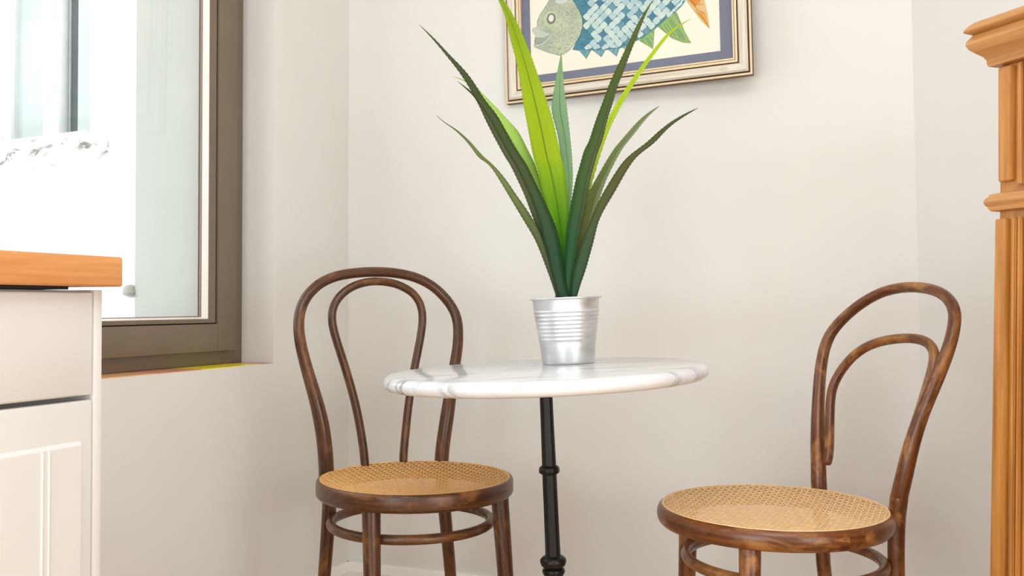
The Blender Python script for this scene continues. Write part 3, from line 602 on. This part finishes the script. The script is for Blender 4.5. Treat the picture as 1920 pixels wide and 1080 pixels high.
def inflate(pts, d):
    cx = sum(p[0] for p in pts) / len(pts); cy = sum(p[1] for p in pts) / len(pts)
    return [(x + d * (x - cx) / math.hypot(x - cx, y - cy), y + d * (y - cy) / math.hypot(x - cx, y - cy)) for x, y in pts]
def stroke(pts, wd, z, col):
    for (x0, y0), (x1, y1) in zip(pts[:-1], pts[1:]):
        dx, dy = x1 - x0, y1 - y0; L = math.hypot(dx, dy) or 1; px, py = -dy / L * wd / 2, dx / L * wd / 2
        poly([(x0 + px, y0 + py), (x0 - px, y0 - py), (x1 - px, y1 - py), (x1 + px, y1 + py)], z, col)
def inside(p, pts):
    x, y = p; r = False; j = len(pts) - 1
    for i in range(len(pts)):
        if (pts[i][1] > y) != (pts[j][1] > y) and x < (pts[j][0] - pts[i][0]) * (y - pts[i][1]) / (pts[j][1] - pts[i][1]) + pts[i][0]: r = not r
        j = i
    return r
def ell(cx, cy, rx, ry, n=24): return [(cx + rx * cos(2 * pi * k / n), cy + ry * sin(2 * pi * k / n)) for k in range(n)]
def stripes(pts, z, cols, ang, step, wd):
    c, s = cos(ang), sin(ang); xs = [p[0] * -s + p[1] * c for p in pts]; q = min(xs)
    while q < max(xs):
        # clip a line against the polygon
        hits = []
        for (x0, y0), (x1, y1) in zip(pts, pts[1:] + pts[:1]):
            a0, a1 = -x0 * s + y0 * c - q, -x1 * s + y1 * c - q
            if (a0 < 0) != (a1 < 0): u = a0 / (a0 - a1); hits.append((x0 + (x1 - x0) * u, y0 + (y1 - y0) * u))
        if len(hits) >= 2:
            (ax, ay), (bx_, by) = hits[0], hits[1]; m0, m1 = random.uniform(.05, .25), random.uniform(.75, .95)
            stroke([(ax + (bx_ - ax) * m0, ay + (by - ay) * m0), (ax + (bx_ - ax) * m1, ay + (by - ay) * m1)], wd, z, random.choice(cols))
        q += step
poly(inflate(BODY, 0.0012), 0.00005, (120, 150, 120)); poly(BODY, 0.0001, (82, 140, 160))
for t_ in TRI:
    poly(inflate(t_, 0.0022), 0.00004, (206, 212, 160)); poly(inflate(t_, 0.0008), 0.00008, (50, 84, 96)); poly(t_, 0.00012, (120, 172, 184))
    stripes(t_, 0.00016, [(84, 130, 150), (170, 205, 205)], R(60), 0.003, 0.0008)
for t_ in FIN:
    poly(inflate(t_, 0.0024), 0.00004, (214, 216, 160)); poly(inflate(t_, 0.0010), 0.00008, (60, 104, 80)); poly(t_, 0.00012, (150, 186, 112))
    stripes(t_, 0.00016, [(70, 110, 130), (190, 210, 120), (96, 150, 130)], R(-58), 0.0034, 0.0010)
poly(inflate(TAIL, 0.0016), 0.00006, (214, 170, 100)); poly(TAIL, 0.0001, (232, 196, 140))
for pts in ([(0.497, 0.206), (0.512, 0.192), (0.533, 0.190)], [(0.500, 0.215), (0.517, 0.178), (0.538, 0.165)], [(0.512, 0.178), (0.530, 0.158), (0.544, 0.132)], [(0.503, 0.222), (0.520, 0.212), (0.532, 0.218)]):
    stroke(pts, 0.0014, 0.00016, (176, 118, 52))
poly([(0.4955, 0.206), (0.5105, 0.186), (0.5250, 0.196), (0.5290, 0.222), (0.5000, 0.218)], 0.00013, (226, 150, 70))
poly([(0.515, 0.172), (0.528, 0.152), (0.543, 0.133), (0.538, 0.160), (0.528, 0.172)], 0.00013, (226, 170, 84))
# scales, laid like tilted diamonds with curved lower edges
ca, sa = cos(R(40)), sin(R(40)); pit = 0.0166
light = [(206, 226, 224), (190, 217, 220), (214, 230, 226), (178, 210, 216), (200, 224, 220)]
for i in range(-30, 40):
    for j in range(-30, 40):
        p, q = i * pit, j * pit * 0.98
        cx, cy = 0.30 + p * ca - q * sa, 0.22 + p * sa + q * ca
        cx += 0.0022 * sin(cy * 40 + 1); cy += 0.0022 * sin(cx * 34)
        if not inside((cx, cy), BODY) or cx < 0.232 + 0.012 * sin(cy * 90): continue
        h = pit * 0.488
        pts = []
        for du, dv in ((-1, -.9), (-.2, -1.08), (.9, -1), (1.1, -.2), (1, .9), (.1, 1.02), (-.9, 1), (-1.02, .1)):
            du *= h * random.uniform(.93, 1.03); dv *= h * random.uniform(.93, 1.03)
            pts.append((cx + du * ca - dv * sa, cy + du * sa + dv * ca))
        if not all(inside(pt, BODY) for pt in pts): pts = [pt for pt in pts if inside(pt, BODY)]
        if len(pts) < 3: continue
        dark = ((i - 2 * j) % 5 == 0 and random.random() < 0.85) or random.random() < 0.06
        poly(inflate(pts, 0.0010), 0.00016, (62, 98, 112))
        poly(pts, 0.0002, random.choice([(98, 152, 172), (84, 136, 160), (112, 160, 176)]) if dark else random.choice(light))
        if not dark and random.random() < .35:
            poly(ell(cx + random.uniform(-.003, .003), cy + random.uniform(-.003, .003), .0035, .0018, 8), 0.00024, random.choice([(176, 208, 214), (222, 234, 228)]))
for k in range(26):                          # teal strokes behind the gill
    y = random.uniform(0.130, 0.30); x = 0.208 + random.uniform(0, .02)
    if inside((x, y), BODY) and inside((x + .018, y), BODY): stroke([(x, y), (x + random.uniform(.010, .022), y - random.uniform(-.003, .004))], 0.0016, 0.00014, random.choice([(60, 112, 136), (120, 170, 184), (70, 124, 146)]))
poly(inflate(HEAD, 0.0010), 0.00026, (96, 108, 100)); poly(HEAD, 0.0003, (190, 200, 178), 1)
poly([(0.0790, 0.1945), (0.0905, 0.1965), (0.1050, 0.1830), (0.1270, 0.1730), (0.1049, 0.1665), (0.0858, 0.1705), (0.0770, 0.1850)], 0.00034, (204, 214, 198))
poly(inflate(MOUTH, 0.0008), 0.00036, (104, 112, 104)); poly(MOUTH, 0.0004, (166, 178, 168))
stroke([(0.081, 0.1475), (0.100, 0.1490), (0.118, 0.160), (0.131, 0.172)], 0.0034, 0.00034, (206, 214, 196))
poly(ell(0.1275, 0.2135, 0.0195, 0.0215), 0.00034, (200, 210, 178))
poly(ell(0.1304, 0.2135, 0.0128, 0.0148), 0.00038, (132, 140, 136)); poly(ell(0.1302, 0.2145, 0.0072, 0.0092), 0.00042, (240, 238, 228))
stroke([(0.2019, 0.2375), (0.2115, 0.2185), (0.2178, 0.2), (0.2172, 0.1778), (0.2080, 0.1552), (0.1955, 0.139)], 0.0014, 0.00044, (74, 100, 104))
poly(ell(0.160, 0.262, 0.018, 0.014), 0.00036, (214, 224, 216))
me = bpy.data.meshes.new('fish_drawing'); me.from_pydata(fv, [], ff); me.polygons.foreach_set('material_index', fm)
ca_ = me.color_attributes.new('Col', 'FLOAT_COLOR', 'CORNER')
for p in me.polygons:
    for li in p.loop_indices: ca_.data[li].color = fc[p.index]
o = link('fish_drawing', me, [M['ink'], M['headink']], fp)
boxes('glass_pane', [(bx, PW - bx, bx, PH - bx, -0.0095, -0.0075)], M['glass_pic'], fp)

# ------------------------------------------------------------------ marble bistro table, standing slightly out of true
TILT = R(2.45)
tb = empty('bistro_table', (0.0917, 1.794, 0)); tb.rotation_euler = (0, -TILT, 0)
tag(tb, 'round white marble bistro table on a black cast-iron column', 'table')
TT = 0.7112; TR = 0.3005
pr_ = [(0.0005, TT - 0.027), (TR - 0.016, TT - 0.027), (TR - 0.009, TT - 0.0255), (TR - 0.004, TT - 0.0225), (TR - 0.001, TT - 0.0175), (TR, TT - 0.013), (TR - 0.001, TT - 0.0085), (TR - 0.004, TT - 0.004), (TR - 0.008, TT - 0.0012), (TR - 0.013, TT), (0.0005, TT)]
lathe('table_top', pr_, M['marble'], tb, 128)
k = 0.000998
def px(w_): return w_ * k
colp = [(0.045, 0.050), (0.040, 0.075), (0.030, 0.095), (0.022, 0.120), (0.0205, 0.135), (0.026, 0.145), (0.026, 0.155), (0.0195, 0.165), (0.0190, 0.285), (0.0185, 0.300), (0.017, 0.318), (0.0165, 0.3245), (0.0195, 0.3285), (0.0213, 0.3330), (0.0205, 0.3375), (0.0165, 0.3395), (0.0185, 0.3415),
        (0.0225, 0.3450), (0.0245, 0.3510), (0.0240, 0.3560), (0.0200, 0.3605), (0.0152, 0.3630)]
lathe('column_base', colp, M['iron'], tb, 48, None, False, 50)
fl = lambda i, a: 1 - 0.045 * (0.5 + 0.5 * cos(14 * a))
lathe('lower_shaft', [(0.0146, 0.3630), (0.0141, 0.3800), (0.0137, 0.45), (0.0135, 0.5135)], M['iron'], tb, 112, fl, False, 60)
lathe('collar', [(0.0138, 0.5130), (0.0150, 0.5140), (0.0186, 0.5165), (0.0189, 0.5210), (0.0182, 0.5258), (0.0168, 0.5280), (0.0140, 0.5300)], M['iron'], tb, 48, lambda i, a: 1 + (0.03 * cos(10 * a) if 1 < i < 5 else 0), False, 60)
lathe('upper_shaft', [(0.0134, 0.5300), (0.0128, 0.58), (0.0124, 0.63), (0.0123, 0.6570)], M['iron'], tb, 112, fl, False, 60)
lathe('capital', [(0.0124, 0.6565), (0.0150, 0.6580), (0.0165, 0.6600), (0.0168, 0.6645), (0.0172, 0.6665), (0.0192, 0.6690), (0.0196, 0.6730), (0.0190, 0.6755), (0.0170, 0.6770), (0.0170, 0.6842)], M['iron'], tb, 48, lambda i, a: 1 + (0.025 * cos(12 * a) if 2 < i < 8 else 0), False, 50)
for q in range(3):                           # scrolled feet, each reaching the floor
    a = R(-90 + 120 * q); ca2, sa2 = cos(a), sin(a)
    zf = lambda r: -r * ca2 * math.tan(TILT)
    path = [(r * ca2, r * sa2, z) for r, z in ((0.028, 0.085), (0.06, 0.088), (0.10, 0.074), (0.14, 0.050), (0.175, 0.028))]
    path.append((0.20 * ca2, 0.20 * sa2, zf(0.20) + 0.0125))
    P_ = catmull(path, 6)
    tube('foot', P_, [0.017 - 0.006 * i / (len(P_) - 1) for i in range(len(P_))], M['iron'], tb, 12)

# ------------------------------------------------------------------ potted plant in a zinc pot
up = Vector((-sin(TILT), 0, cos(TILT)))
pb = Vector((0.1123, 1.909, 0.0)); lx = (pb.x - 0.0917)
pb.z = (TT + 0.0002) / cos(TILT) + lx * math.tan(TILT)
pp = empty('potted_plant', pb); pp.rotation_euler = (0, -TILT, 0)
tag(pp, 'spiky green plant in a ribbed zinc pot on the marble table', 'plant')
outer = [(0.0005, 0.0), (0.0508, 0.0), (0.0516, 0.0010), (0.0522, 0.004), (0.0560, 0.042)]
z = 0.0455
while z < 0.1005:                             # pressed ribs
    t_ = (z - 0.0455) / 0.055; r = 0.0564 + t_ * 0.0076
    outer += [(r, z), (r + 0.0013, z + 0.0022), (r + 0.0016, z + 0.0036), (r + 0.0004, z + 0.0056)]; z += 0.0078
outer += [(0.0645, 0.1045), (0.0662, 0.1245), (0.0668, 0.1262), (0.0700, 0.1268), (0.0718, 0.1280), (0.0722, 0.1294), (0.0714, 0.1307), (0.0695, 0.1310), (0.0672, 0.1302), (0.0652, 0.1280), (0.0630, 0.1040), (0.0540, 0.0420), (0.0500, 0.0030), (0.0005, 0.0028)]
lathe('pot', outer, M['zinc'], pp, 72, None, False, 50)
lathe('filling', [(0.0005, 0.100), (0.03, 0.103), (0.0615, 0.099), (0.0600, 0.090), (0.0005, 0.088)], M['foam'], pp, 32)
lathe('stem', [(0.016, 0.095), (0.0185, 0.118), (0.0165, 0.140), (0.010, 0.165), (0.0005, 0.18)], M['stemgreen'], pp, 20, None, False, 60, (-0.0035, 0.0))
inv = (Matrix.Translation(pb) @ Matrix.Rotation(-TILT, 4, 'Y')).inverted()
# name: (crease position, crease depth factor, tip, mid, base, tint of the strip right of the crease)
LEAFS = {
 'A': (0.12, -.16, (74, 88, 50), (66, 82, 36), (36, 76, 46), None, 'dark green leaf leaning left'),
 'B': (0.70, -.10, (66, 70, 36), (104, 114, 76), (84, 84, 40), None, None),
 'C': (0.80, -.14, (96, 106, 72), (118, 136, 72), (82, 92, 56), (104, 110, 84), 'lowest thin leaf bending left'),
 'D': (0.30, .12, (176, 208, 110), (178, 216, 104), (150, 200, 80), None, 'pale lime leaf behind'),
 'E': (0.50, .20, (140, 168, 10), (164, 192, 0), (84, 164, 16), None, 'broad yellow-green upright leaf'),
 'F': (0.55, .14, (140, 180, 120), (146, 186, 140), (150, 190, 130), None, 'pale grey-green leaf at the back'),
 'G': (0.72, -.20, (96, 104, 30), (66, 92, 30), (32, 82, 42), (108, 116, 88), 'dark green upright leaf'),
 'H': (0.5, .10, (186, 204, 60), (184, 214, 20), (160, 192, 40), None, 'thin lime leaf bending right'),
 'I': (0.62, .14, (120, 140, 90), (124, 142, 74), (120, 112, 40), (142, 160, 122), None),
 'J': (0.84, -.14, (70, 78, 46), (84, 92, 40), (52, 84, 52), (120, 112, 78), 'dark leaf bending low to the right'),
}
def smooth_list(L, passes=2):
    L = [Vector(p) for p in L]
    for _ in range(passes):
        L = [L[0]] + [(L[i - 1] + L[i] * 2 + L[i + 1]) / 4 for i in range(1, len(L) - 1)] + [L[-1]]
    return L
def lerp3(a, b, t): return tuple(a[i] + (b[i] - a[i]) * t for i in range(3))
for key, (cp, cd, ctip, cmid, cbase, cstrip, lab) in LEAFS.items():
    rows = LEAF_ROWS[key]
    pl = catmull([(r[0], r[2], r[3]) for r in rows], 12); pr2 = catmull([(r[1], r[2], r[3]) for r in rows], 12)
    pl, pr2 = smooth_list(pl, 40), smooth_list(pr2, 40)
    N = len(pl); verts, faces, cols = [], [], []
    for i in range(N):
        a, b = pl[i].copy(), pr2[i].copy(); wd = (b - a).length
        t_ = i / (N - 1)
        if 4 < i < N * 0.92:
            tooth = 0.0009 * (1 if i % 3 == 0 else -0.2) * min(1, wd / 0.012)
            dx_ = (b - a).normalized(); a -= dx_ * tooth; b += dx_ * tooth
        m = a + (b - a) * cp; m.y += cd * wd
        def col(f_):
            e = 1 - abs(f_ - cp) / (cp if f_ < cp else 1 - cp); q = a + (b - a) * f_; q.y += cd * wd * e ** 0.8; return q
        ep = 0.045
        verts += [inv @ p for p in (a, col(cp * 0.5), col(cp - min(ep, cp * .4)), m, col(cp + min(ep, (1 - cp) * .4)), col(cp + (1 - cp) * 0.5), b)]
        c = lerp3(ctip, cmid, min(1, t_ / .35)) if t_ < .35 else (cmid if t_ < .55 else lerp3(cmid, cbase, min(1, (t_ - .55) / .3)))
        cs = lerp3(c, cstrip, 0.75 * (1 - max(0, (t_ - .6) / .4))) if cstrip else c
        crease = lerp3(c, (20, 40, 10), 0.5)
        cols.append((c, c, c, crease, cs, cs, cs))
    for i in range(N - 1):
        for q in range(6): faces.append((i * 7 + q, i * 7 + q + 1, i * 7 + 8 + q, i * 7 + 7 + q))
    me = bpy.data.meshes.new('leaf'); me.from_pydata([tuple(v_) for v_ in verts], [], faces)
    at = me.color_attributes.new('Col', 'FLOAT_COLOR', 'POINT')
    for i in range(N):
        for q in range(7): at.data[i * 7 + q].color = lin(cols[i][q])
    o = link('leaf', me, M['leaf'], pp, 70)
    sm = o.modifiers.new('thickness', 'SOLIDIFY'); sm.thickness = 0.0007; sm.offset = 0
    if lab: o['label'] = lab

# ------------------------------------------------------------------ bentwood chairs
def interp_r(pts, table):
    """radius from height: table of (h, r)"""
    out = []
    for p in pts:
        h = p.z
        for (h0, r0), (h1, r1) in zip(table[:-1], table[1:]):
            if h <= h1: out.append(r0 + (r1 - r0) * max(0, min(1, (h - h0) / (h1 - h0)))); break
        else: out.append(table[-1][1])
    return out
def cane(name, Rc, pitch, mat, parent, z0, sag):
    v, f = [], []
    def strand(p, d, wd, lay):
        # chord of the circle through p along d
        b = p[0] * d[0] + p[1] * d[1]; c = p[0] ** 2 + p[1] ** 2 - Rc * Rc; D = b * b - c
        if D <= 0: return
        t0, t1 = -b - math.sqrt(D), -b + math.sqrt(D)
        if t1 - t0 < pitch * 0.6: return
        n = max(4, int((t1 - t0) / 0.03)); base = len(v); nx, ny = -d[1] * wd / 2, d[0] * wd / 2; th = 0.0005
        for i in range(n + 1):
            t = t0 + (t1 - t0) * i / n; x, y = p[0] + d[0] * t, p[1] + d[1] * t
            zz = z0 - sag * max(0, 1 - (x * x + y * y) / Rc ** 2) + lay * 0.0004
            v.extend([(x + nx, y + ny, zz - th), (x + nx * .6, y + ny * .6, zz), (x - nx * .6, y - ny * .6, zz), (x - nx, y - ny, zz - th)])
        for i in range(n):
            a = base + i * 4
            for q in range(3): f.append((a + q, a + q + 1, a + q + 5, a + q + 4))
            f.append((a + 3, a, a + 4, a + 7))
    K = int(Rc / pitch) + 2
    for i in range(-K, K + 1):
        for s in (-0.17, 0.17):
            strand(((i + s) * pitch, 0), (0, 1), pitch * 0.115, 0); strand((0, (i + s) * pitch), (1, 0), pitch * 0.115, 1)
    r2 = math.sqrt(.5)
    for i in range(-2 * K, 2 * K + 1):
        q = (i + .5) * pitch * r2
        strand((q * r2, q * r2), (r2, -r2), pitch * 0.135, 2); strand((q * r2, -q * r2), (r2, r2), pitch * 0.135, 3)
    o = pymesh(name, v, f, mat, parent); o['kind'] = 'stuff'; return o

def chair(C, yaw, wood, canem, outer, inner, legs, Rs, ring_prof, rt_outer, rt_inner, leg_r, stretch, label, rest):
    zs = C[2]
    ch = empty('bentwood_chair', (C[0], C[1], 0), R(yaw - 90), label, 'chair', None)
    lift = lambda L: [Vector((p[0], p[1], p[2] + zs)) for p in L]
    # outer hoop: continuous with the rear legs
    outer = [[p[0], p[1] + (0.013 * max(0, 1 - p[2] / 0.11) if not rest else 0), p[2]] for p in outer]
    if not rest: outer = [[outer[0][0] + .001, outer[0][1], -0.028]] + outer + [[outer[-1][0] - .001, outer[-1][1], -0.028]]
    o1 = catmull(smooth_list(outer, 1), 5); rr_ = interp_r(o1, rt_outer)
    tube('back_hoop', lift(o1), rr_, wood, ch, 20)
    o2 = catmull(smooth_list(inner, 1), 5)
    tube('inner_hoop' if not rest else 'inner_arch', lift(o2), interp_r(o2, rt_inner), wood, ch, 18)
    rp = [(Rs + d, zs + z) for d, z in ring_prof]
    lathe('seat_ring', rp, wood, ch, 96, None, True, 50)
    Rc = Rs + ring_prof[0][0]
    cane('cane_seat', Rc + 0.002, 0.0150, canem, ch, zs - 0.0014, 0.011)
    lathe('cane_binding', [(Rc + 0.0045, zs - 0.0010), (Rc + 0.004, zs + 0.0004), (Rc + 0.001, zs + 0.0006), (Rc - 0.0005, zs - 0.0014), (Rc + 0.002, zs - 0.003)], canem, ch, 96, None, True, 60)
    for key, (p0, p1) in legs.items():
        a, b = Vector(p0), Vector(p1); d = (b - a) / (a.z - b.z)
        rear = key in ('bl', 'br')
        if rear:
            side = outer[0] if key == ('bl') else outer[-1]
            s0 = Vector((side[0], side[1], side[2] + zs))
            lo = b + d * (b.z - 0.004); lo.y += 0.03; lo.z = 0.006
            mid = b + d * (b.z * 0.5); mid.y += 0.010
            pts = [s0, a, b, mid, lo] if s0.z > a.z + 0.02 else [a, b, mid, lo]
            P_ = catmull(pts, 8); r0, r1 = leg_r[1]
        else:
            top = a - d * (zs - 0.034 - a.z); lo = b + d * (b.z - 0.006); lo.z = 0.006
            P_ = catmull([top, a, b, lo], 8); r0, r1 = leg_r[0]
        zt = P_[0].z
        tube('leg', P_, [r1 + (r0 - r1) * max(0, p.z / zt) ** 0.9 for p in P_], wood, ch, 18)
    sx, sy, sz, sr, stt = stretch
    tube('stretcher_ring', [(sx + sr * cos(2 * pi * i / 72), sy + sr * sin(2 * pi * i / 72), sz) for i in range(72)], stt, wood, ch, 14, True)
    return ch
ringL = [(-0.0115, -0.006), (-0.0115, -0.0006), (-0.0105, 0.0), (-0.0060, 0.0), (-0.0030, -0.0010), (-0.0008, -0.0040), (0.0, -0.0080), (0.0, -0.0270), (-0.0012, -0.0315), (-0.0045, -0.0350), (-0.0090, -0.0360), (-0.0300, -0.0360), (-0.0300, -0.012), (-0.0125, -0.008)]
ringR = [(-0.0135, -0.006), (-0.0135, -0.0004), (-0.0125, 0.0), (-0.0095, -0.0006), (-0.0055, -0.0030), (-0.0022, -0.0075), (-0.0004, -0.0130), (0.0, -0.0185), (-0.0008, -0.0250), (-0.0032, -0.0310), (-0.0075, -0.0355), (-0.0130, -0.0375), (-0.0320, -0.0375), (-0.0320, -0.012), (-0.0145, -0.008)]
chair((-0.2010, 2.0052, 0.4714), 120.208, M['wood_l'], M['cane_l'], OUTER_L, INNER_L, LEGS_L, 0.2038, ringL,
      [(-0.03, 0.0166), (0.10, 0.0160), (0.22, 0.0130), (0.30, 0.0119), (0.45, 0.0113)], [(0.0, 0.0096), (0.25, 0.0094), (0.45, 0.0092)], ((0.0182, 0.0125), (0.0155, 0.011)),
      (0.0, 0.020, 0.3755, 0.1665, 0.0100), 'dark brown bentwood chair with double-hoop back and golden cane seat below the window', False)
cr2 = [p for p in OUTER_R if p[2] > -0.02]
chair((0.48507873, 1.79204594, 0.45607508), 20.0607, M['wood_r'], M['cane_r'], cr2, None or (INNER_R_FULL if 'INNER_R_FULL' in globals() else INNER_R), LEGS_R, 0.2133, ringR,
      [(-0.02, 0.0158), (0.08, 0.0150), (0.18, 0.0128), (0.30, 0.0118), (0.42, 0.0104)], [(0.0, 0.0094), (0.35, 0.0094)], ((0.0188, 0.0125), (0.0158, 0.011)),
      (0.0, 0.022, 0.3560, 0.178, 0.0102), 'worn brown bentwood chair with arched inner rail and pale cane seat beside the pine cabinet', True)
